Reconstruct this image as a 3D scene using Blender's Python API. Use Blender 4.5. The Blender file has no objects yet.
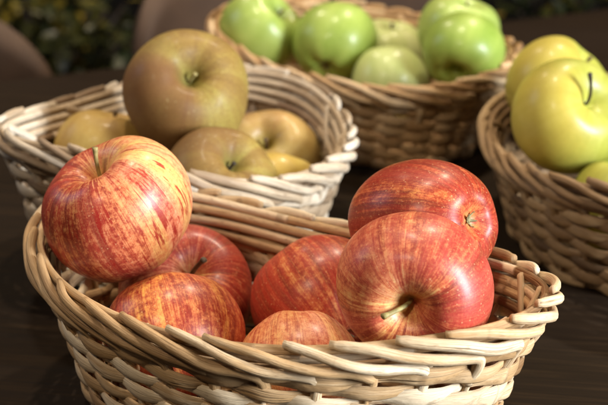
import bpy, math, random
import numpy as np
from mathutils import Vector

# ------------------------------------------------------------------ camera, world, lamps
S = bpy.context.scene
COL = S.collection
PITCH, CAM_H, FPX = 0.35555, 0.35294, 1365.45      # 50 mm lens, looking 20 degrees down at the table (table top is z = 0)
cam_data = bpy.data.cameras.new('camera')
cam_data.sensor_width = 608 * 50 / FPX
cam_data.lens = 50
cam_data.clip_start = 0.02
cam_data.clip_end = 60
cam_data.dof.use_dof = True
cam_data.dof.focus_distance = 0.645
cam_data.dof.aperture_fstop = 6.7
cam_data.dof.aperture_blades = 7
cam = bpy.data.objects.new('camera', cam_data)
COL.objects.link(cam)
cam.location = (0, 0, CAM_H)
cam.rotation_euler = (math.pi / 2 - PITCH, 0, 0)
S.camera = cam

world = bpy.data.worlds.new('World')
S.world = world
world.use_nodes = True
bg = world.node_tree.nodes['Background']
bg.inputs[0].default_value = (1.0, 0.86, 0.72, 1)
bg.inputs[1].default_value = 0.045


def lamp(name, kind, loc, target, energy, color, size=0.1, size_y=None):
    d = bpy.data.lights.new(name, kind)
    d.energy = energy
    d.color = color
    if kind == 'AREA':
        d.shape = 'RECTANGLE'
        d.size = size
        d.size_y = size_y or size
    else:
        d.shadow_soft_size = size
        if kind == 'SPOT':
            d.spot_size = math.radians(100)
            d.spot_blend = 0.6
    o = bpy.data.objects.new(name, d)
    COL.objects.link(o)
    o.location = loc
    o.rotation_euler = (Vector(target) - Vector(loc)).to_track_quat('-Z', 'Y').to_euler()
    return o


lamp('window_light', 'AREA', (1.32, -0.12, 0.54), (0.0, 0.80, 0.08), 78, (0.88, 0.94, 1.0), 0.42, 0.70)
lamp('far_window_light', 'AREA', (-1.45, 1.15, 0.98), (0.0, 0.8, 0.05), 6, (0.72, 0.82, 1.0), 0.6, 0.6)
lamp('warm_spot', 'SPOT', (-0.16, 0.98, 1.75), (-0.05, 0.8, 0), 62, (1.0, 0.84, 0.63), 0.045)
lamp('warm_spot', 'SPOT', (0.58, 1.75, 1.75), (0.2, 1.0, 0), 90, (1.0, 0.84, 0.63), 0.05)
lamp('warm_spot', 'SPOT', (-0.75, 2.1, 1.75), (-0.5, 2.2, -0.7), 70, (1.0, 0.84, 0.63), 0.05)
lamp('warm_spot', 'SPOT', (-0.62, -0.30, 1.35), (-0.06, 0.62, 0), 40, (1.0, 0.84, 0.63), 0.10)  # added warm fill from front left for the near basket, not a ceiling fitting

S.render.engine = 'CYCLES'
S.cycles.use_denoising = True
S.cycles.max_bounces = 8
S.view_settings.view_transform = 'Standard'
S.view_settings.look = 'None'
S.view_settings.exposure = 0.0
S.view_settings.gamma = 1.0

CP, SP = math.cos(PITCH), math.sin(PITCH)


def cam2world(v):
    """A direction given as (right, up, towards the viewer) turned into a world direction."""
    x, y, z = v
    return Vector((x, y * SP - z * CP, y * CP + z * SP)).normalized()


# ------------------------------------------------------------------ object helpers
def tag(o, label=None, cat=None, group=None, kind=None):
    if label: o['label'] = label
    if cat: o['category'] = cat
    if group: o['group'] = group
    if kind: o['kind'] = kind
    return o


def thing(name, loc, label, cat, group=None):
    o = bpy.data.objects.new(name, None)
    o.empty_display_size = 0.02
    COL.objects.link(o)
    o.location = loc
    return tag(o, label, cat, group)


class MB:
    """Collects swept rods and free faces; build() links them as one mesh object."""

    def __init__(self):
        self.v, self.f, self.a = [], [], []

    def tube(self, pts, ra, rb, side, tint=0.5, closed=False, nseg=8, along0=0.0, taper=None, tints=None):
        """Sweep an ellipse (ra along `side`, rb across it) along pts."""
        P = np.asarray(pts, float)
        n = len(P)
        T = np.roll(P, -1, 0) - np.roll(P, 1, 0)
        if not closed:
            T[0] = P[1] - P[0]
            T[-1] = P[-1] - P[-2]
        T /= np.linalg.norm(T, axis=1)[:, None] + 1e-12
        Sd = np.asarray(side, float)
        if Sd.ndim == 1: Sd = np.repeat(Sd[None], n, 0)
        Sd = Sd - (Sd * T).sum(1)[:, None] * T
        Sd /= np.linalg.norm(Sd, axis=1)[:, None] + 1e-12
        Bn = np.cross(T, Sd)
        L = np.concatenate([[0], np.cumsum(np.linalg.norm(np.diff(P, axis=0), axis=1))]) + along0
        ra = np.broadcast_to(ra, (n,)).astype(float)
        rb = np.broadcast_to(rb, (n,)).astype(float)
        if taper is not None:
            ra = ra * taper
            rb = rb * taper
        base = len(self.v)
        for i in range(n):
            tt = tint if tints is None else tints[i]
            for k in range(nseg):
                an = 2 * math.pi * k / nseg
                q = P[i] + Sd[i] * (ra[i] * math.cos(an)) + Bn[i] * (rb[i] * math.sin(an))
                self.v.append(tuple(q))
                self.a.append((L[i], math.cos(an) + math.sin(an) * 0.5, tt))
        m = n if closed else n - 1
        for i in range(m):
            j = (i + 1) % n
            for k in range(nseg):
                k2 = (k + 1) % nseg
                self.f.append((base + i * nseg + k, base + i * nseg + k2, base + j * nseg + k2, base + j * nseg + k))
        if not closed:
            self.f.append(tuple(base + k for k in range(nseg))[::-1])
            self.f.append(tuple(base + (n - 1) * nseg + k for k in range(nseg)))

    def build(self, name, mat, parent=None, origin=(0, 0, 0), smooth=True, attr='fib'):
        me = bpy.data.meshes.new(name)
        ox = np.array(origin, float)
        me.from_pydata([tuple(np.array(p) - ox) for p in self.v], [], self.f)
        if self.a:
            at = me.attributes.new(attr, 'FLOAT_VECTOR', 'POINT')
            at.data.foreach_set('vector', np.array(self.a, dtype=np.float32).ravel())
        if smooth:
            me.polygons.foreach_set('use_smooth', [True] * len(me.polygons))
        me.materials.append(mat)
        me.update()
        o = bpy.data.objects.new(name, me)
        COL.objects.link(o)
        if parent: o.parent = parent
        return o


# ------------------------------------------------------------------ node helpers
class NT:
    def __init__(self, name):
        self.m = bpy.data.materials.new(name)
        self.m.use_nodes = True
        self.t = self.m.node_tree
        self.p = self.t.nodes['Principled BSDF']

    def n(self, typ, **kw):
        nd = self.t.nodes.new(typ)
        for k, v in kw.items(): setattr(nd, k, v)
        return nd

    def put(self, sock, v):
        if v is None: return
        if hasattr(v, 'is_output'): self.t.links.new(v, sock)
        elif isinstance(v, (tuple, list)) and len(v) == 3 and sock.type == 'RGBA': sock.default_value = (*v, 1)
        else: sock.default_value = v

    def math(self, op, a, b=None, c=None, clamp=False):
        nd = self.n('ShaderNodeMath', operation=op, use_clamp=clamp)
        self.put(nd.inputs[0], a); self.put(nd.inputs[1], b); self.put(nd.inputs[2], c)
        return nd.outputs[0]

    def mix(self, f, a, b, mode='MIX'):
        nd = self.n('ShaderNodeMix', data_type='RGBA', blend_type=mode, clamp_factor=True)
        self.put(nd.inputs[0], f); self.put(nd.inputs[6], a); self.put(nd.inputs[7], b)
        return nd.outputs[2]

    def noise(self, vec, scale, detail=4, rough=0.55, dist=0.0):
        nd = self.n('ShaderNodeTexNoise')
        self.put(nd.inputs['Vector'], vec)
        nd.inputs['Scale'].default_value = scale
        nd.inputs['Detail'].default_value = detail
        nd.inputs['Roughness'].default_value = rough
        nd.inputs['Distortion'].default_value = dist
        return nd.outputs[0]

    def step(self, v, lo, hi, a=0.0, b=1.0):
        nd = self.n('ShaderNodeMapRange', interpolation_type='SMOOTHSTEP')
        self.put(nd.inputs[0], v); self.put(nd.inputs[1], lo); self.put(nd.inputs[2], hi)
        self.put(nd.inputs[3], a); self.put(nd.inputs[4], b)
        return nd.outputs[0]

    def attr(self, name):
        return self.n('ShaderNodeAttribute', attribute_name=name)

    def sep(self, v):
        nd = self.n('ShaderNodeSeparateXYZ'); self.put(nd.inputs[0], v)
        return nd.outputs

    def comb(self, x, y, z):
        nd = self.n('ShaderNodeCombineXYZ')
        for i, v in enumerate((x, y, z)): self.put(nd.inputs[i], v)
        return nd.outputs[0]

    def vmul(self, v, k, off=(0, 0, 0)):
        nd = self.n('ShaderNodeVectorMath', operation='MULTIPLY_ADD')
        self.put(nd.inputs[0], v); nd.inputs[1].default_value = k; nd.inputs[2].default_value = off
        return nd.outputs[0]

    def ramp(self, v, stops):
        nd = self.n('ShaderNodeValToRGB')
        self.put(nd.inputs[0], v)
        e = nd.color_ramp.elements
        while len(e) < len(stops): e.new(0.5)
        for el, (p, c) in zip(e, stops):
            el.position = p; el.color = (*c, 1)
        return nd.outputs[0]

    def bump(self, h, strength, dist):
        nd = self.n('ShaderNodeBump')
        nd.inputs['Strength'].default_value = strength
        nd.inputs['Distance'].default_value = dist
        self.put(nd.inputs['Height'], h)
        self.t.links.new(nd.outputs[0], self.p.inputs['Normal'])

    def set(self, **kw):
        for k, v in kw.items(): self.put(self.p.inputs[k.replace('_', ' ')], v)
        return self.m


def wood_table():
    q = NT('dark_wood')
    rot = q.n('ShaderNodeVectorRotate', rotation_type='Z_AXIS')
    q.put(rot.inputs['Vector'], q.n('ShaderNodeTexCoord').outputs['Object'])
    rot.inputs['Angle'].default_value = 0.62
    co = rot.outputs[0]
    g1 = q.noise(q.vmul(co, (6, 150, 30)), 1.0, 7, 0.75, 0.6)
    g2 = q.noise(q.vmul(co, (14, 420, 100)), 1.0, 3, 0.6)
    big = q.noise(q.vmul(co, (1.5, 7, 5)), 1.0, 3)
    v = q.math('ADD', q.math('MULTIPLY', g1, 0.65), q.math('MULTIPLY', g2, 0.35))
    c = q.ramp(v, [(0.34, (0.005, 0.0027, 0.0011)), (0.52, (0.012, 0.0065, 0.0025)), (0.72, (0.036, 0.020, 0.008))])
    c = q.mix(q.step(big, 0.35, 0.7, 0, 0.45), c, (0.020, 0.013, 0.010))
    q.bump(v, 0.25, 0.0006)
    return q.set(Base_Color=c, Roughness=q.step(v, 0.3, 0.7, 0.55, 0.68), Specular_IOR_Level=0.06)


def wicker(name, dark, mid, light, stain=0.3, grey=0.0):
    q = NT(name)
    x, an, ti = q.sep(q.attr('fib').outputs['Vector'])
    fib = q.noise(q.comb(q.math('MULTIPLY', x, 35), q.math('MULTIPLY', an, 4.5), q.math('MULTIPLY', ti, 91)), 1.0, 5, 0.6)
    pat = q.noise(q.comb(q.math('MULTIPLY', x, 22), q.math('MULTIPLY', an, 0.5), q.math('MULTIPLY', ti, 37)), 1.0, 3, 0.5)
    fine = q.noise(q.comb(q.math('MULTIPLY', x, 160), q.math('MULTIPLY', an, 16), q.math('MULTIPLY', ti, 53)), 1.0, 3, 0.6)
    v = q.math('ADD', q.math('MULTIPLY', ti, 0.5), q.math('ADD', q.math('MULTIPLY', fib, 0.35), q.math('MULTIPLY', pat, 0.35)))
    c = q.ramp(v, [(0.34, dark), (0.60, mid), (0.84, light)])
    c = q.mix(q.step(fine, 0.50, 0.74, 0, 0.55), c, dark)
    spot = q.noise(q.comb(q.math('MULTIPLY', x, 48), q.math('MULTIPLY', an, 1.1), q.math('MULTIPLY', ti, 17)), 1.0, 3, 0.6)
    c = q.mix(q.step(spot, 0.66, 0.78, 0, stain), c, (0.10, 0.075, 0.055))
    ring = q.noise(q.comb(q.math('MULTIPLY', x, 75), q.math('MULTIPLY', an, 0.25), q.math('MULTIPLY', ti, 29)), 1.0, 2, 0.4)
    c = q.mix(q.step(ring, 0.68, 0.74, 0, 0.4), c, tuple(k * 0.7 for k in dark))
    crack = q.noise(q.comb(q.math('MULTIPLY', x, 16), q.math('MULTIPLY', an, 9), q.math('MULTIPLY', ti, 71)), 1.0, 2, 0.5)
    c = q.mix(q.step(crack, 0.66, 0.71, 0, 0.5), c, tuple(k * 0.7 for k in dark))
    q.bump(q.math('SUBTRACT', q.math('ADD', fib, q.math('MULTIPLY', fine, 0.6)), q.step(crack, 0.60, 0.70, 0, 1.2)), 0.6, 0.0009)
    return q.set(Base_Color=c, Roughness=0.55, Specular_IOR_Level=0.35)


def apple_coat(q, c, rough=0.3, coat=0.35, bump_v=None, crough=0.2):
    if bump_v is not None: q.bump(bump_v, 0.2, 0.0006)
    q.set(Base_Color=c, Roughness=rough, Specular_IOR_Level=0.28, Coat_Weight=coat, Coat_Roughness=crough,
          Subsurface_Weight=0.02, Subsurface_Scale=0.004)
    q.p.inputs['Subsurface Radius'].default_value = (1.0, 0.45, 0.2)
    return q.m


def pc_nodes(q, seed):
    pc = q.attr('pc').outputs['Vector']           # (cos longitude, sin longitude, 0 at the stem .. 1 at the calyx)
    cx, sx, ph = q.sep(pc)
    co = q.n('ShaderNodeTexCoord').outputs['Object']
    off = (seed * 3.17 % 50, seed * 7.31 % 50, seed * 1.93 % 50)
    return pc, cx, sx, ph, q.vmul(co, (1, 1, 1), tuple(o * 0.01 for o in off)), off


def red_skin(name, seed, cover, blush, contrast, ground=(0.72, 0.43, 0.10), red=(0.36, 0.020, 0.014), dash=0.5, pink=0.3, zone=(0.10, 0.28, 0.26)):
    """Striped red apple: `cover` how much red, `blush` = (direction as longitude, strength)."""
    q = NT(name)
    pc, cx, sx, ph, co, off = pc_nodes(q, seed)
    fine = q.noise(q.vmul(pc, (20, 20, 5.5), off), 1.0, 6, 0.72, 0.35)
    mid = q.noise(q.vmul(pc, (8.5, 8.5, 3.2), off), 1.0, 5, 0.65, 0.3)
    broad = q.noise(q.vmul(pc, (2.0, 2.0, 1.3), off), 1.0, 3, 0.5)
    mott = q.noise(co, 300, 5, 0.8)
    dashn = q.noise(q.vmul(pc, (15, 15, 8.5), off), 1.0, 4, 0.62, 0.5)
    side = q.math('ADD', q.math('MULTIPLY', cx, math.cos(blush[0]) * blush[1]), q.math('MULTIPLY', sx, math.sin(blush[0]) * blush[1]))
    v = q.math('ADD', q.math('MULTIPLY', fine, 0.50), q.math('MULTIPLY', mid, 0.55))
    v = q.math('ADD', v, q.math('MULTIPLY', broad, 0.45))
    v = q.math('ADD', v, q.math('MULTIPLY', q.math('SUBTRACT', mott, 0.5), 0.95))
    v = q.math('ADD', q.math('ADD', v, side), cover - 0.75)
    near_stem = q.step(q.math('ADD', ph, q.math('MULTIPLY', q.math('SUBTRACT', mid, 0.5), 0.35)), zone[0], zone[1], zone[2], 0.0)
    near_cal = q.step(q.math('ADD', ph, q.math('MULTIPLY', q.math('SUBTRACT', mid, 0.5), 0.3)), 0.74, 0.96, 0.0, 0.36)
    v = q.math('SUBTRACT', q.math('SUBTRACT', v, near_stem), near_cal)
    wash = q.step(v, -0.24, 0.20)
    strong = q.step(v, 0.06, 0.06 + contrast * 0.75)
    base = q.mix(q.step(broad, 0.3, 0.7), ground, tuple(a * b for a, b in zip(ground, (1.04, 0.86, 1.5))))
    base = q.mix(q.step(ph, 0.04, 0.2, 0.7, 0.0), base, (0.50, 0.33, 0.085))
    c = q.mix(q.math('MULTIPLY', wash, 0.80), base, (0.56, 0.100, 0.040))
    deep = q.mix(q.step(mid, 0.40, 0.60), red, tuple(k * 0.50 for k in red))
    deep = q.mix(q.math('MULTIPLY', q.step(broad, 0.4, 0.65), pink), deep, (0.43, 0.055, 0.040))
    patch = q.noise(co, 95, 3, 0.6)
    c = q.mix(q.step(patch, 0.55, 0.72, 0, 0.45), c, base)
    c = q.mix(q.math('MULTIPLY', strong, 0.88), c, deep)
    hair = q.noise(q.vmul(pc, (34, 34, 5.0), off), 1.0, 4, 0.7, 0.4)
    c = q.mix(q.math('MULTIPLY', q.step(hair, 0.54, 0.66), q.step(v, -0.16, 0.10, 0.0, 0.6)), c, tuple(k * 0.75 for k in red))
    c = q.mix(q.math('MULTIPLY', q.step(hair, 0.44, 0.32), q.step(v, 0.30, 0.0, 0.12, 0.5)), c, base)
    dsh = q.math('MULTIPLY', q.step(dashn, 0.55, 0.62), q.step(ph, 0.12, 0.30))
    c = q.mix(q.math('MULTIPLY', dsh, dash), c, tuple(k * 0.82 for k in red))
    grain = q.noise(co, 900, 2, 0.7)
    c = q.mix(q.step(grain, 0.52, 0.72, 0, 0.20), c, (0.66, 0.33, 0.12))
    c = q.mix(q.step(grain, 0.28, 0.46, 0.35, 0), c, tuple(k * 0.55 for k in red))
    vor = q.n('ShaderNodeTexVoronoi'); q.put(vor.inputs['Vector'], co); vor.inputs['Scale'].default_value = 330
    dots = q.step(vor.outputs['Distance'], 0.07, 0.17, 0.42, 0.0)
    c = q.mix(dots, c, (0.72, 0.44, 0.22))
    return apple_coat(q, c, 0.42, 0.15, q.math('ADD', mott, fine), 0.24)


def plain_skin(name, seed, c0, c1, c2, cavity, rough, coat, speck=(0.8, 0.8, 0.5), speck_f=0.3, rus=0.0, blush=None):
    q = NT(name)
    pc, cx, sx, ph, co, off = pc_nodes(q, seed)
    big = q.noise(q.vmul(pc, (1.5, 1.5, 1.6), off), 1.0, 3, 0.5)
    streak = q.noise(q.vmul(pc, (6, 6, 1.6), off), 1.0, 4, 0.6)
    mott = q.noise(co, 260, 4, 0.7)
    v = q.math('ADD', q.math('MULTIPLY', big, 0.6), q.math('ADD', q.math('MULTIPLY', streak, 0.25), q.math('MULTIPLY', mott, 0.2)))
    c = q.ramp(v, [(0.36, c0), (0.53, c1), (0.68, c2)])
    if blush:
        side = q.math('ADD', q.math('MULTIPLY', cx, math.cos(blush[0])), q.math('MULTIPLY', sx, math.sin(blush[0])))
        side = q.math('ADD', side, q.math('MULTIPLY', q.math('SUBTRACT', mott, 0.5), 0.8))
        c = q.mix(q.step(side, -0.1, 1.0, 0, blush[1]), c, blush[2])
    if rus:
        grit = q.noise(co, 900, 3, 0.8)
        c = q.mix(q.step(grit, 0.45, 0.70, 0, rus), c, tuple(k * 0.55 for k in c0))
    c = q.mix(q.step(ph, 0.05, 0.24, 0.8, 0.0), c, cavity)
    vor = q.n('ShaderNodeTexVoronoi'); q.put(vor.inputs['Vector'], co); vor.inputs['Scale'].default_value = 260
    c = q.mix(q.step(vor.outputs['Distance'], 0.06, 0.16, speck_f, 0.0), c, speck)
    return apple_coat(q, c, rough, coat, mott)


def simple(name, col, rough=0.6, var=0.3, scale=60, spec=0.4):
    q = NT(name)
    co = q.n('ShaderNodeTexCoord').outputs['Object']
    nz = q.noise(co, scale, 5, 0.65)
    c = q.mix(q.step(nz, 0.3, 0.7), tuple(k * (1 - var) for k in col), tuple(min(1, k * (1 + var)) for k in col))
    q.bump(nz, 0.15, 0.001)
    return q.set(Base_Color=c, Roughness=rough, Specular_IOR_Level=spec)


# ------------------------------------------------------------------ the setting: floor, table, chairs, plants
EDGE0 = Vector((-0.26, 1.31, 0))
ED = Vector((0.895, 0.447, 0)).normalized()         # along the far edge of the table
EN = Vector((-ED.y, ED.x, 0))                       # away from the viewer
YAW = math.atan2(ED.y, ED.x)
FLOOR_Z = -0.74


def grid_box(bm_v, bm_f, lo, hi, bev):
    """A box with chamfered edges (all eight corners cut back by bev)."""
    (x0, y0, z0), (x1, y1, z1) = lo, hi
    b = len(bm_v)
    rings = [(z0, bev), (z0 + bev, 0), (z1 - bev, 0), (z1, bev)]
    for z, s in rings:
        i = s
        bm_v += [(x0 + i + (bev if not s else 0) * 0, y0 + i, z), (x1 - i, y0 + i, z), (x1 - i, y1 - i, z), (x0 + i, y1 - i, z)]
    for r in range(3):
        for k in range(4):
            k2 = (k + 1) % 4
            bm_f.append((b + r * 4 + k, b + r * 4 + k2, b + r * 4 + 4 + k2, b + r * 4 + 4 + k))
    bm_f.append((b + 3, b + 2, b + 1, b))
    bm_f.append((b + 12, b + 13, b + 14, b + 15))


fl = MB()
fl.v = [(-7, -3, FLOOR_Z), (7, -3, FLOOR_Z), (7, 9, FLOOR_Z), (-7, 9, FLOOR_Z)]
fl.f = [(0, 1, 2, 3)]
tag(fl.build('floor', simple('dark_floor', (0.016, 0.013, 0.010), 0.6, 0.4, 3)), kind='structure')

WOOD = wood_table()
table = thing('table', (EDGE0.x, EDGE0.y, FLOOR_Z), 'dark brown wooden table under all four wicker baskets', 'table')
table.rotation_euler = (0, 0, YAW)
tb = MB()
grid_box(tb.v, tb.f, (-1.5, -1.75, -FLOOR_Z - 0.035), (1.9, 0.0, -FLOOR_Z), 0.004)
tb.build('tabletop', WOOD, table, smooth=False)
for lx in (-1.4, 1.8):
    for ly in (-1.65, -0.1):
        tb = MB()
        grid_box(tb.v, tb.f, (lx - 0.035, ly - 0.035, 0), (lx + 0.035, ly + 0.035, -FLOOR_Z - 0.036), 0.003)
        tb.build('leg', WOOD, table, smooth=False)

LEATHER = simple('taupe_leather', (0.058, 0.029, 0.014), 0.7, 0.12, 30)
CHLEG = simple('dark_leg_wood', (0.03, 0.02, 0.015), 0.5, 0.2, 30)


def chair(s_along, off, top_z, width, label):
    loc = EDGE0 + ED * s_along + EN * off
    t = thing('chair', (loc.x, loc.y, FLOOR_Z), label, 'chair', 'chairs along the far side of the table')
    t.rotation_euler = (0, 0, YAW)
    H = top_z - FLOOR_Z
    w2 = width / 2
    # curved upholstered back: outline with round shoulders, real thickness
    outline = []
    rc = 0.11
    for a in np.linspace(0, math.pi / 2, 12): outline.append((w2 - rc + rc * math.cos(a), H - rc + rc * math.sin(a)))
    for a in np.linspace(math.pi / 2, math.pi, 12): outline.append((-w2 + rc + rc * math.cos(a), H - rc + rc * math.sin(a)))
    m = MB()
    z0 = 0.40
    NX, NZ = 28, 22
    top_at = lambda x: H - (0 if abs(x) < w2 - rc else rc - math.sqrt(max(rc * rc - (abs(x) - w2 + rc) ** 2, 0)))
    sheet = {}
    for side in (0, 1):
        for i in range(NX + 1):
            x = -w2 * math.cos(math.pi * i / NX)
            for k in range(NZ + 1):
                z = z0 + (top_at(x) - z0) * k / NZ
                e = min(1.0, (w2 - abs(x)) / 0.03, (top_at(x) - z) / 0.03, (z - z0) / 0.03)
                e = math.sqrt(max(1 - (1 - max(e, 0)) ** 2, 0))
                y = -0.10 * (x / w2) ** 2 + 0.06 * (z - z0) + (0.026 if side else -0.026) * e
                sheet[side, i, k] = len(m.v)
                m.v.append((x, y, z))
    for i in range(NX):
        for k in range(NZ):
            m.f.append((sheet[0, i, k], sheet[0, i + 1, k], sheet[0, i + 1, k + 1], sheet[0, i, k + 1]))
            m.f.append((sheet[1, i, k], sheet[1, i, k + 1], sheet[1, i + 1, k + 1], sheet[1, i + 1, k]))
    m.build('backrest', LEATHER, t)
    sm = MB()
    grid_box(sm.v, sm.f, (-w2 + 0.01, -0.42, 0.37), (w2 - 0.01, -0.035, 0.45), 0.02)
    sm.build('seat', LEATHER, t, smooth=False)
    for sx in (-1, 1):
        for y in (-0.38, -0.07):
            lm = MB()
            lm.tube([(sx * (w2 - 0.03), y - 0.0, 0.0), (sx * (w2 - 0.05), y, 0.369)], 0.013, 0.013, (1, 0, 0), nseg=8)
            lm.build('leg', CHLEG, t)


chair(-0.16, 0.15, 0.052, 0.40, 'brown leather chair at the left edge, its round shoulder against dark foliage')
chair(0.345, 0.20, 0.075, 0.41, 'wide taupe leather chair back seen behind the green apples')

rng = random.Random(4)


def leaf_mat(name, a, b):
    q = NT(name)
    tint = q.sep(q.attr('fib').outputs['Vector'])[2]
    c = q.ramp(tint, [(0.0, (0.012, 0.020, 0.006)), (0.5, a), (1.0, b)])
    return q.set(Base_Color=c, Roughness=0.4)


LEAF = leaf_mat('leaf_green', (0.055, 0.055, 0.009), (0.66, 0.44, 0.05))
POT = simple('dark_pot', (0.03, 0.025, 0.022), 0.6, 0.3, 20)


def plant(x, y, height, rad, nl, label):
    t = thing('potted_plant', (x, y, FLOOR_Z), label, 'plant', 'leafy plants behind the table')
    pm = MB()
    pm.tube([(0, 0, 0.0), (0, 0, 0.1), (0, 0, 0.20)], [0.10, 0.125, 0.14], [0.10, 0.125, 0.14], (1, 0, 0), nseg=24)
    pm.build('pot', POT, t)
    st, lf = MB(), MB()
    for k in range(14):
        a = rng.uniform(0, 6.28); r = rad * rng.uniform(0.2, 1.0)
        tip = np.array([r * math.cos(a), r * math.sin(a), 0.2 + (height - 0.2) * rng.uniform(0.55, 1.0)])
        pts = [np.array([0.02 * math.cos(a), 0.02 * math.sin(a), 0.19]) * (1 - u) ** 2 + np.array([0.25 * tip[0], 0.25 * tip[1], tip[2] * 0.8]) * 2 * u * (1 - u) + tip * u * u for u in np.linspace(0, 1, 9)]
        st.tube(pts, 0.004, 0.004, (1, 0, 0.3), tint=0.3, nseg=6)
        clump = rng.random() ** 1.7
        for j in range(nl // 14):
            u = rng.uniform(0.25, 1.0)
            p = pts[int(u * 8)] + np.array([rng.gauss(0, 0.045) for _ in range(3)])
            d = np.array([rng.gauss(0, 1) for _ in range(3)]); d[2] = d[2] * 0.5 - 0.15
            d /= np.linalg.norm(d)
            s = np.cross(d, [rng.gauss(0, .4), rng.gauss(0, .4), 1.0]); s /= np.linalg.norm(s)
            n_ = np.cross(s, d)
            L = rng.uniform(0.03, 0.06); W = L * 0.24
            b = len(lf.v)
            tint = min(1, max(0, clump * 0.85 + rng.gauss(0, 0.15)))
            for (q_, w_, h_) in ((0, 0, 0), (0.35, W, 0.08 * L), (0.7, W * 0.8, 0.05 * L), (1, 0, -0.12 * L), (0.7, -W * 0.8, 0.05 * L), (0.35, -W, 0.08 * L), (0.4, 0, 0), (0.7, 0, -0.02 * L)):
                lf.v.append(tuple(p + d * (L * q_) + s * w_ + n_ * h_)); lf.a.append((0, 0, tint))
            for f_ in ((0, 1, 6), (1, 2, 7, 6), (2, 3, 7), (3, 4, 7), (4, 5, 6, 7), (5, 0, 6)):
                lf.f.append(tuple(b + i for i in f_))
    st.build('stems', CHLEG, t)
    lf.build('foliage', LEAF, t)


plant(-0.48, 2.42, 0.62, 0.20, 1000, 'yellow green leafy plant between the two leather chairs')
plant(-0.98, 2.75, 0.66, 0.22, 800, 'dark leafy plant behind the left leather chair')
plant(-0.62, 3.25, 0.60, 0.24, 700, 'orange tinted leafy plant farthest back at the upper left')
plant(0.50, 2.45, 0.74, 0.26, 600, 'shadowy leafy plant beyond the table above the green apples')
plant(1.02, 2.85, 0.78, 0.28, 600, 'dim leafy plant beyond the table above the yellow apples')

# ------------------------------------------------------------------ wicker baskets
NEXP, BS = 2.25, 0.7827


def spline(pts, n):
    P = np.array(pts)
    P = np.concatenate([2 * P[:1] - P[1:2], P, 2 * P[-1:] - P[-2:-1]])
    out = []
    m = len(pts) - 1
    for i in range(n):
        x = i / (n - 1) * m
        k = min(int(x), m - 1); t = x - k
        a, b, c, d = P[k:k + 4]
        out.append(0.5 * (2 * b + (c - a) * t + (2 * a - 5 * b + 4 * c - d) * t * t + (3 * b - a - 3 * c + d) * t ** 3))
    return np.array(out)


class Basket:
    def __init__(self, prm, seed, nst):
        self.prm, self.n, self.rng = prm, nst, random.Random(seed)
        cx, cy, yaw, a, ra, H, sad = prm[:7]
        ck, sk, zt = prm[7:10], prm[10:13], prm[13:15]
        t = np.linspace(0, 2 * np.pi, 1440, endpoint=False)
        ct, st = np.cos(t), np.sin(t)
        ex = np.sign(ct) * np.abs(ct) ** (2 / NEXP)
        ey = np.sign(st) * np.abs(st) ** (2 / NEXP)
        m = 1 + sum(ck[k] * np.cos((k + 1) * t) + sk[k] * np.sin((k + 1) * t) for k in range(3))
        X, Y = a * ex * m, a * ra * ey * m
        Z = H + sad * ex ** 2 + zt[0] * ct + zt[1] * st
        c, s = math.cos(yaw), math.sin(yaw)
        P = np.stack([X * c - Y * s, X * s + Y * c, Z], 1)
        Q = np.concatenate([P, P[:1]])
        L = np.concatenate([[0], np.cumsum(np.linalg.norm(np.diff(Q[:, :2], axis=0), axis=1))])
        self.len = L[-1]
        M = nst * 16
        u = np.linspace(0, L[-1], M, endpoint=False)
        self.M = M
        self.P = np.stack([np.interp(u, L, Q[:, k]) for k in range(3)], 1)
        for _ in range(6):   # take the corners off
            self.P = (np.roll(self.P, 1, 0) + 2 * self.P + np.roll(self.P, -1, 0)) / 4
        T = np.roll(self.P, -1, 0) - np.roll(self.P, 1, 0)
        Nn = np.stack([T[:, 1], -T[:, 0]], 1)
        self.N = Nn / np.linalg.norm(Nn, axis=1)[:, None]

    def at(self, s, z=None, u=None, off=0.0):
        """Point of the wall: s in stakes round the basket, z height (or u as a fraction of the rim height)."""
        i = (np.asarray(s, float) % self.n) / self.n * self.M
        i0 = np.floor(i).astype(int) % self.M
        f = (i - np.floor(i))[:, None]
        i1 = (i0 + 1) % self.M
        P = self.P[i0] * (1 - f) + self.P[i1] * f
        Nn = self.N[i0] * (1 - f) + self.N[i1] * f
        zz = P[:, 2] * u if u is not None else (P[:, 2] + z)
        uu = np.clip(zz / P[:, 2], 0, 1.15)
        k = BS + (1 - BS) * np.where(uu < 1, np.clip(uu, 0, 1) ** 1.2, 1 + (uu - 1) * 0.1)
        xy = P[:, :2] * k[:, None] + Nn * np.asarray(off, float).reshape(-1, 1)
        return np.concatenate([xy, zz[:, None]], 1), np.concatenate([Nn, np.full((len(Nn), 1), -0.22)], 1)


def wobble(n, rg, amp, knots=12):
    k = [rg.gauss(0, 1) for _ in range(knots)]
    k.append(k[0])
    x = np.linspace(0, knots, n)
    i = np.minimum(x.astype(int), knots - 1)
    f = x - i
    f = f * f * (3 - 2 * f)
    k = np.array(k)
    return amp * (k[i] * (1 - f) + k[i + 1] * f)


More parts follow.
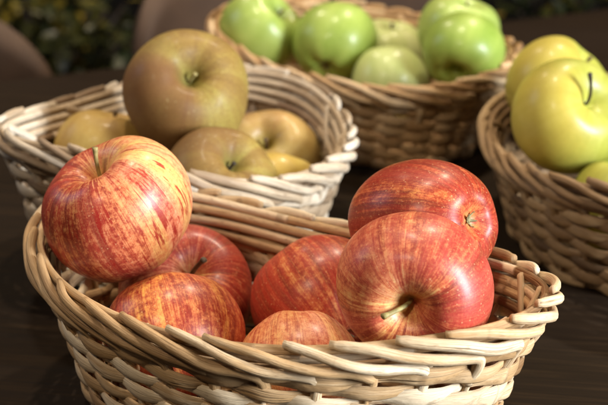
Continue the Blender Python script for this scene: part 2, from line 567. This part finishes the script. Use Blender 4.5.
def basket(prm, seed, nst, mat, label, rod=0.0029, rows=12, tint0=0.5):
    bk = Basket(prm, seed, nst)
    rg = bk.rng
    root = thing('wicker_basket', (prm[0], prm[1], 0), label, 'basket', 'oval wicker baskets of apples')
    rimh = 0.0165
    # woven side: pairs of weavers twisted round the stakes
    wv = MB()
    ns = nst * 14
    s = np.linspace(0, nst, ns, endpoint=False)
    top = 1 - (rimh - 0.0055) / prm[5]
    for r in range(rows):
        ph = math.pi * s + r * math.pi + wobble(ns, rg, 0.16, 30)
        off = 0.0018 * np.cos(ph) * (1 + wobble(ns, rg, 0.10, 20))
        P, N = bk.at(s, u=(r + 0.55) / rows * top * np.ones(ns), off=off)
        P[:, 2] += -0.0011 * np.sin(ph) + wobble(ns, rg, 0.00055, 24)
        th = 1 + wobble(ns, rg, 0.10, 26)
        tt, cur = np.zeros(ns), rg.gauss(tint0, 0.25)
        first = 14 if r % 2 == 0 else 0
        for i in range(ns):
            if (i - first) % 28 == 0 and rg.random() < 0.3: cur = min(1, max(0, rg.gauss(tint0, 0.25)))
            tt[i] = cur
        hh = (prm[5] - rimh) / rows * 0.5
        wv.tube(P, 0.0013 * th, hh * (1.46 + 0.36 * np.cos(ph)) * th, N, closed=True, tints=tt)
    wv.build('woven_side', mat, root)
    # stakes
    for k in range(nst):
        sm = MB()
        lean = rg.gauss(0, 0.03)
        u = np.linspace(0.03, 1 - rimh * 0.75 / prm[5], 10)
        P, N = bk.at(k + lean * u, u=u, off=np.zeros(10))
        sm.tube(P, 0.0015, 0.0016, N, tint=min(1, max(0, rg.gauss(tint0 + 0.1, 0.15))), along0=rg.uniform(0, 5))
        sm.build('stake', mat, root)
    # rim: every stake bends over and lies along the edge across its neighbours
    rm = MB()
    span = 2.8
    for k in range(nst):
        sp = span + rg.uniform(-0.25, 0.35)
        w = np.linspace(0, 1, 44)
        ctl = [(0, -rimh - 0.016, -0.0008), (0, -rimh - 0.006, 0.0), (-0.10, -rimh - 0.001, 0.0012), (-0.45, -rimh + 0.0022, 0.0026), (-0.95, -0.0115, 0.0042),
               (-1.55, -0.0068, 0.0040), (-2.2, -0.0020, 0.0016), (-sp, 0.0004, -0.0022)]
        cv = spline([(c0, c1 + rg.gauss(0, 0.0006), c2 + rg.gauss(0, 0.0006)) for c0, c1, c2 in ctl], 44)
        sk_, z, off = k + cv[:, 0], cv[:, 1], cv[:, 2]
        P, N = bk.at(sk_, z=z, off=off)
        rr = rod * rg.uniform(0.88, 1.12)
        tp = (1 - 0.15 * w) * np.where(w > 0.965, 0.80, 1.0)
        rm.tube(P, rr * 0.88 * tp, rr * 1.06 * tp, N, tint=min(1, max(0, rg.gauss(tint0 + 0.12, 0.27))), nseg=10, along0=rg.uniform(0, 5))
        # inner tail, tucked down the inside of the wall
        rough_end = bk.P[int(k / nst * bk.M)][0] > 0.085
        if rg.random() < (0.45 if rough_end else 0.15):
            w = np.linspace(0, 1, 14)
            k0 = k - 0.4
            P, N = bk.at(k0 - w * rg.uniform(1.0, 1.5), z=-0.004 - w * rg.uniform(0.014, 0.022), off=-0.0055 - 0.002 * np.sin(w * 3.1))
            rm.tube(P, rr * 0.5, rr * 0.85, N, tint=min(1, max(0, rg.gauss(tint0, 0.2))), nseg=8, along0=rg.uniform(0, 5))
    # two rods along the inside of the edge
    for q in range(4):
        P, N = bk.at(s, z=-0.0035 - 0.0055 * q + wobble(ns, rg, 0.0006), off=-0.0036 - 0.0008 * q + wobble(ns, rg, 0.0003))
        tt = np.repeat([min(1, max(0, rg.gauss(tint0, 0.2))) for _ in range(10)], ns // 10 + 1)[:ns]
        rm.tube(P, 0.0020, 0.0026, N, closed=True, tints=tt)
    rm.build('braided_rim', mat, root)
    # bottom
    bm_ = MB()
    kk = np.linspace(0.06, 0.985, 16)
    for i, q in enumerate(kk):
        P, N = bk.at(s, u=np.full(ns, 0.03), off=np.zeros(ns))
        P[:, :2] *= q
        P[:, 2] = 0.0042 + 0.0012 * np.cos(math.pi * s + i * math.pi)
        bm_.tube(P, 0.0030, 0.0020, N, closed=True, tint=rg.gauss(tint0, 0.15), nseg=6)
    bm_.build('bottom', mat, root)
    return root


W_F = wicker('willow_cream', (0.19, 0.095, 0.036), (0.50, 0.310, 0.145), (0.77, 0.61, 0.41), 0.3)
W_R = wicker('willow_grey', (0.19, 0.115, 0.06), (0.46, 0.345, 0.225), (0.68, 0.59, 0.47), 0.4)
W_G = wicker('willow_brown', (0.19, 0.098, 0.038), (0.50, 0.295, 0.130), (0.70, 0.50, 0.29), 0.35)
W_Y = wicker('willow_tan', (0.11, 0.060, 0.026), (0.27, 0.16, 0.072), (0.44, 0.29, 0.145), 0.3)

BF = [-0.0188, 0.6388, -0.5355, 0.1339, 0.6562, 0.0801, 0.0116, 0.0133, 0.047, 0.0145, -0.0089, 0.0171, 0.0506, -0.0011, -0.0016]
BR = [-0.0764, 0.8693, 1.0676, 0.1329, 0.7568, 0.0838, 0.0138, -0.0054, -0.0219, 0.0298, 0.0014, 0.0095, 0.0447, -0.0077, 0.0068]
BG = [0.0503, 1.1278, -0.6848, 0.1394, 0.7345, 0.0794, 0.0058, -0.0029, 0.0066, -0.032, 0.0002, -0.0123, -0.0167, -0.0069, 0.0039]
BY = [0.224, 0.8768, -1.4652, 0.1359, 0.7143, 0.0752, 0.0084, 0.0009, -0.0014, 0.0071, -0.0003, 0.0041, 0.0086, 0.0031, 0.0034]
basket(BF, 11, 28, W_F, 'cream wicker basket in front holding the striped red apples')
basket(BR, 12, 28, W_R, 'greyish white wicker basket holding the brown russet apples', rod=0.0031)
basket(BG, 13, 30, W_G, 'brown wicker basket at the back holding the bright green apples', rod=0.0031)
basket(BY, 14, 28, W_Y, 'tan wicker basket at the right holding the yellow apples', rod=0.0031)

# ------------------------------------------------------------------ apples
PROF = [(0.0, 0.46), (0.05, 0.475), (0.10, 0.54), (0.17, 0.66), (0.26, 0.765), (0.38, 0.835), (0.52, 0.845), (0.68, 0.775),
        (0.83, 0.62), (0.94, 0.40), (0.995, 0.13), (0.99, -0.14), (0.925, -0.40), (0.80, -0.62), (0.64, -0.77), (0.48, -0.845),
        (0.34, -0.855), (0.22, -0.805), (0.12, -0.745), (0.05, -0.72), (0.0, -0.715)]


STEM_B = simple('brown_stem', (0.10, 0.060, 0.028), 0.65, 0.4, 300)
STEM_G = simple('green_stem', (0.26, 0.21, 0.075), 0.6, 0.3, 300)
STEM_D = simple('dark_stem', (0.030, 0.020, 0.012), 0.6, 0.3, 300)
CALYX = simple('dry_calyx', (0.22, 0.19, 0.09), 0.75, 0.5, 400)


def apple(c, R, axis, mat, label, group, seed, tall=1.0, taper=0.0, spin=0.0, stem=(0.42, (0, 0, 0), 0.0013, 'b'), lobe=1.0, deep=1.0):
    """c centre, R radius; axis = direction of the stem as (right, up, towards the viewer)."""
    rg = random.Random(seed)
    c = Vector(c)
    root = thing('apple', (c.x, c.y, c.z - R * 0.85), label, 'apple', group)
    org = Vector((c.x, c.y, c.z - R * 0.85))
    ax = cam2world(axis)
    ref = cam2world((1, 0.02, 0.01))
    e1 = (ref - ax * ref.dot(ax)).normalized()
    e2 = ax.cross(e1)
    NR, NS = 72, 96
    pr = spline(PROF, NR)
    b = MB()
    p1, p2, p3, p5 = [rg.uniform(0, 6.28) for _ in range(4)]
    A2, A3, A5 = rg.uniform(0.012, 0.03), rg.uniform(0.008, 0.016), rg.uniform(0.010, 0.018) * lobe
    tl, tw = rg.uniform(0.02, 0.06), rg.uniform(0, 6.28)
    for i in range(NR):
        r0, z0 = pr[i]
        f = i / (NR - 1)
        r0 = max(r0, 0)
        if f < 0.27: z0 = 0.845 - (0.845 - z0) * deep
        for k in range(NS):
            lo = 2 * math.pi * k / NS
            w5 = max(0, f - 0.25) / 0.75
            ws = max(0, 1 - f / 0.45)
            m = 1 + A2 * math.cos(2 * lo + p2) + A3 * math.cos(3 * lo + p3) + A5 * math.cos(5 * lo + p5) * (w5 + 0.5 * ws)
            r = r0 * m * (1 - taper * max(0, -z0) ** 1.3)
            z = z0 * tall + tl * math.cos(lo + tw) * r0 + (0.022 * math.cos(5 * lo + p5) * lobe * (1 if f > 0.6 else 0.5) * min(1, r0 / 0.4) * (1 if abs(z0) > 0.5 else 0.2))
            q = c + (e1 * math.cos(lo) + e2 * math.sin(lo)) * (r * R) + ax * (z * R)
            b.v.append(tuple(q - org))
            b.a.append((math.cos(lo + spin), math.sin(lo + spin), f))
    for i in range(NR - 1):
        for k in range(NS):
            k2 = (k + 1) % NS
            b.f.append((i * NS + k, (i + 1) * NS + k, (i + 1) * NS + k2, i * NS + k2))
    b.build('body', mat, root, attr='pc')
    # stem
    ln, bend, th, kind = stem
    if ln > 0:
        bd = Vector(bend)
        bw = Vector((bd.x, bd.y * SP - bd.z * CP, bd.y * CP + bd.z * SP))
        s0 = c + ax * (R * (0.845 - (0.845 - 0.47) * deep) * tall)
        pts = []
        for u in np.linspace(-0.08, 1, 16):
            pts.append(s0 + ax * (R * ln * u) + bw * (R * ln * max(u, 0) ** 1.7) - org)
        tp = np.array([1.0 + 0.45 * max(0, (u - 0.8) / 0.2) + 0.25 * max(0, 0.15 - u) for u in np.linspace(0, 1, 16)])
        sm = MB()
        sm.tube([tuple(p) for p in pts], th, th * 0.85, tuple(e1), taper=tp, nseg=10)
        sm.build('stem', {'b': STEM_B, 'g': STEM_G, 'd': STEM_D}[kind], root)
    # calyx: five dry sepals in the basin
    cm = MB()
    for k in range(5):
        a = 2 * math.pi * k / 5 + rg.uniform(-0.2, 0.2)
        d = e1 * math.cos(a) + e2 * math.sin(a)
        t_ = ax.cross(d)
        L = rg.uniform(0.09, 0.13) * R
        pts = []
        for u in np.linspace(0, 1, 7):
            cur = rg.uniform(0.8, 1.1)
            pts.append(c - ax * (R * 0.715 * tall) + d * (R * 0.03 + L * 0.8 * math.sin(u * 1.7)) - ax * (L * (0.15 + 1.0 * u * cur) * 0.9) - org)
        cm.tube([tuple(p) for p in pts], [0.030 * R * (1 - 0.85 * u) for u in np.linspace(0, 1, 7)], [0.010 * R] * 7, tuple(t_), nseg=6)
    cm.tube([tuple(c - ax * (R * 0.70 * tall) - org), tuple(c - ax * (R * 0.745 * tall) - org)], 0.035 * R, 0.035 * R, tuple(e1), nseg=8)
    cm.build('calyx', CALYX, root)
    return root


RED = 'striped red apples in the front basket'
apple((-0.0958, 0.6611, 0.1027), 0.0392, (-0.36, 0.74, 0.52), red_skin('skin_striped_large', 1, 0.12, (3.4, 0.17), 0.30, (0.70, 0.42, 0.125), dash=0.9),
      'large striped yellow and red apple with upright stem on top at left', RED, 1, 0.92, 0.10, 0, (0.56, (0.22, 0.12, -0.1), 0.0011, 'g'))
apple((-0.0652, 0.6228, 0.0487), 0.0345, (-0.25, 0.80, -0.5), red_skin('skin_yellow_flush', 2, 0.25, (2.2, 0.12), 0.35, (0.80, 0.48, 0.10), dash=0.6),
      'yellow flushed red apple low at left against the front rim', RED, 2, 0.95, 0.08)
apple((-0.0653, 0.6915, 0.0427), 0.0380, (0.20, 0.52, 0.83), red_skin('skin_pink_red', 3, 0.26, (0.6, 0.10), 0.40, (0.74, 0.44, 0.16), pink=0.6),
      'pinkish red apple half hidden beneath the large striped apple, short stem showing', RED, 3, 0.9, 0.08, 0, (0.50, (0.25, 0.0, 0.1), 0.0013, 'b'), deep=0.75)
apple((0.0086, 0.6681, 0.0479), 0.0365, (-0.45, 0.62, -0.55), red_skin('skin_deep_red', 4, 0.38, (1.2, 0.08), 0.35, (0.78, 0.46, 0.14), red=(0.42, 0.032, 0.018)),
      'deep red apple in the middle against the back wall of the front basket', RED, 4, 0.95, 0.10)
apple((-0.0025, 0.6043, 0.0396), 0.0318, (0.10, -0.72, 0.45), red_skin('skin_pale_orange', 5, 0.02, (3.0, 0.10), 0.40, (0.82, 0.50, 0.17), dash=0.45),
      'pale orange apple just showing above the front rim in the middle', RED, 5, 1.0, 0.12)
apple((0.0608, 0.6455, 0.1022), 0.0328, (-0.70, -0.06, -0.71), red_skin('skin_solid_red', 6, 0.37, (0.0, 0.02), 0.38, (0.70, 0.32, 0.07), red=(0.26, 0.012, 0.006), dash=0.35),
      'red apple with its blossom end turned to the right, behind the right front apple', RED, 6, 1.20, 0.03, lobe=0.6)
apple((0.0516, 0.5808, 0.0957), 0.0362, (-0.19, -0.34, 0.92), red_skin('skin_rosy', 7, 0.30, (-0.4, 0.14), 0.45, (0.74, 0.47, 0.15), red=(0.36, 0.026, 0.022), pink=0.7, dash=0.4, zone=(0.10, 0.36, 0.31)),
      'rosy red apple at right front with its stem hollow facing the viewer', RED, 7, 0.92, 0.08, 0, (0.40, (-0.75, -0.1, 0), 0.0012, 'g'))

RUS = 'brown russet apples in the white basket'
def rs(n, s, br=0.0, lon=0.0):
    return plain_skin(n, s, (0.155, 0.078, 0.020), (0.24, 0.150, 0.034), (0.32, 0.250, 0.056), (0.19, 0.17, 0.038), 0.60, 0.04, (0.5, 0.42, 0.2), 0.35, 0.55,
                      (lon, br, (0.14, 0.058, 0.020)))
apple((-0.0770, 0.8624, 0.1087), 0.0415, (0.19, 0.33, 0.92), rs('russet_large', 21, 0.8, 3.7), 'large brown green russet apple resting on top with its hollow facing forward', RUS, 21, 0.93, 0.08, 0, (0.20, (0.35, 0.25, 0), 0.0011, 'g'), 1.25)  # brown blush, deepened to put the left side's shade into the skin colour
apple((-0.0533, 0.8062, 0.0664), 0.0355, (0.45, 0.55, 0.70), rs('russet_brown', 22, 0.6, 2.6), 'brown russet apple below the large one, at the front rim', RUS, 22, 0.9, 0.08, 0, (0.16, (0.2, 0.2, 0), 0.0012, 'd'), 1.5)
apple((-0.0255, 0.9259, 0.0413), 0.0372, (-0.05, 0.52, 0.85), plain_skin('russet_yellow', 23, (0.29, 0.17, 0.050), (0.40, 0.27, 0.08), (0.48, 0.36, 0.13), (0.42, 0.33, 0.07), 0.52, 0.1, rus=0.15, blush=(1.4, 0.3, (0.36, 0.16, 0.05))),
      'yellow orange russet apple at the right side of the white basket', RUS, 23, 0.9, 0.08, 0, (0.3, (0, 0, 0), 0.0012, 'b'), 1.6)
apple((-0.1332, 0.8769, 0.0614), 0.0358, (0.2, 0.9, 0.15), plain_skin('russet_olive', 24, (0.26, 0.14, 0.035), (0.36, 0.225, 0.055), (0.42, 0.29, 0.08), (0.30, 0.22, 0.05), 0.55, 0.1, rus=0.3), 'olive brown russet apple behind the large one, at the left rim', RUS, 24, 0.92, 0.08)
apple((-0.0193, 0.8520, 0.0410), 0.0315, (0.1, 0.9, -0.2), plain_skin('russet_gold', 25, (0.40, 0.26, 0.055), (0.48, 0.33, 0.07), (0.52, 0.38, 0.10), (0.42, 0.33, 0.07), 0.42, 0.2),
      'small golden apple lowest in the white basket, only a sliver showing', RUS, 25, 0.92, 0.08)

GRN = 'green apples in the back basket'
def gs(n, s, pale=0.0):
    k = lambda a, b: tuple(x * (1 - pale) + y * pale for x, y in zip(a, b))
    return plain_skin(n, s, k((0.18, 0.265, 0.035), (0.46, 0.50, 0.18)), k((0.26, 0.34, 0.060), (0.58, 0.60, 0.27)), k((0.33, 0.41, 0.085), (0.68, 0.66, 0.38)), (0.17, 0.23, 0.03), 0.42, 0.20, (0.65, 0.7, 0.35), 0.35)
apple((-0.0380, 1.1646, 0.0785), 0.0362, (0.65, 0.55, 0.50), gs('green_skin', 31, 0.05), 'green apple at the left end, tilted with its hollow to the right', GRN, 31, 0.95, 0.1, 0, (0.4, (0, 0, 0), 0.0012, 'b'), 1.4)
apple((0.0261, 1.1354, 0.0751), 0.0362, (0.30, 0.75, -0.58), gs('green_skin_bright', 32, 0.0), 'bright green apple in the middle with its blossom end turned down', GRN, 32, 0.97, 0.08)
apple((0.0744, 1.1787, 0.0526), 0.0358, (0.1, 0.9, 0.35), gs('green_skin_pale', 33, 0.75), 'pale yellow green apple low behind the middle one', GRN, 33, 0.95, 0.1)
apple((0.0714, 1.0947, 0.0485), 0.0335, (0.0, 0.9, -0.25), gs('green_skin_light', 34, 0.62), 'light green apple low against the near rim of the back basket', GRN, 34, 1.0, 0.1)
apple((0.1285, 1.0702, 0.0859), 0.0330, (-0.34, -0.74, 0.56), gs('green_skin_vivid', 35, 0.0), 'bright green apple at the right end with its dark hollow low to the left', GRN, 35, 0.95, 0.08, 0, (0.0, (0, 0, 0), 0.001, 'b'))
apple((0.1301, 1.1339, 0.0857), 0.0342, (0.25, 0.85, 0.42), gs('green_skin_soft', 36, 0.12), 'green apple at the right end standing behind another with its hollow upward', GRN, 36, 0.95, 0.08, 0, (0.3, (0, 0, 0), 0.001, 'b'), 0.6, 0.8)

YEL = 'yellow apples in the right basket'
def ys(n, s, gr=0.0):
    return plain_skin(n, s, (0.245 - 0.08 * gr, 0.245, 0.033), (0.315 - 0.1 * gr, 0.315, 0.050), (0.385 - 0.11 * gr, 0.38, 0.08), (0.42, 0.42, 0.06), 0.45, 0.14, (0.40, 0.33, 0.10), 0.35, 0.0, (3.4, 0.35, (0.60, 0.36, 0.06)))
apple((0.1761, 0.8772, 0.0875), 0.0385, (0.40, 0.36, 0.84), ys('yellow_skin', 41), 'yellow apple in front at right with a long dark curved stem', YEL, 41, 0.93, 0.08, 0, (0.56, (-0.45, 0.5, 0.0), 0.0012, 'd'), 0.3, 0.62)
apple((0.1834, 0.9513, 0.0854), 0.0392, (0.62, 0.68, 0.38), ys('yellow_skin_plain', 42), 'yellow apple behind the one with the long stem', YEL, 42, 0.95, 0.08, 0, (0.42, (0, 0, 0), 0.0012, 'b'))
apple((0.2064, 0.8355, 0.0408), 0.0342, (0.1, 0.9, 0.2), ys('yellow_skin_green', 43, 1.0), 'greenish yellow apple lowest at the rim of the right basket', YEL, 43, 0.95, 0.08)
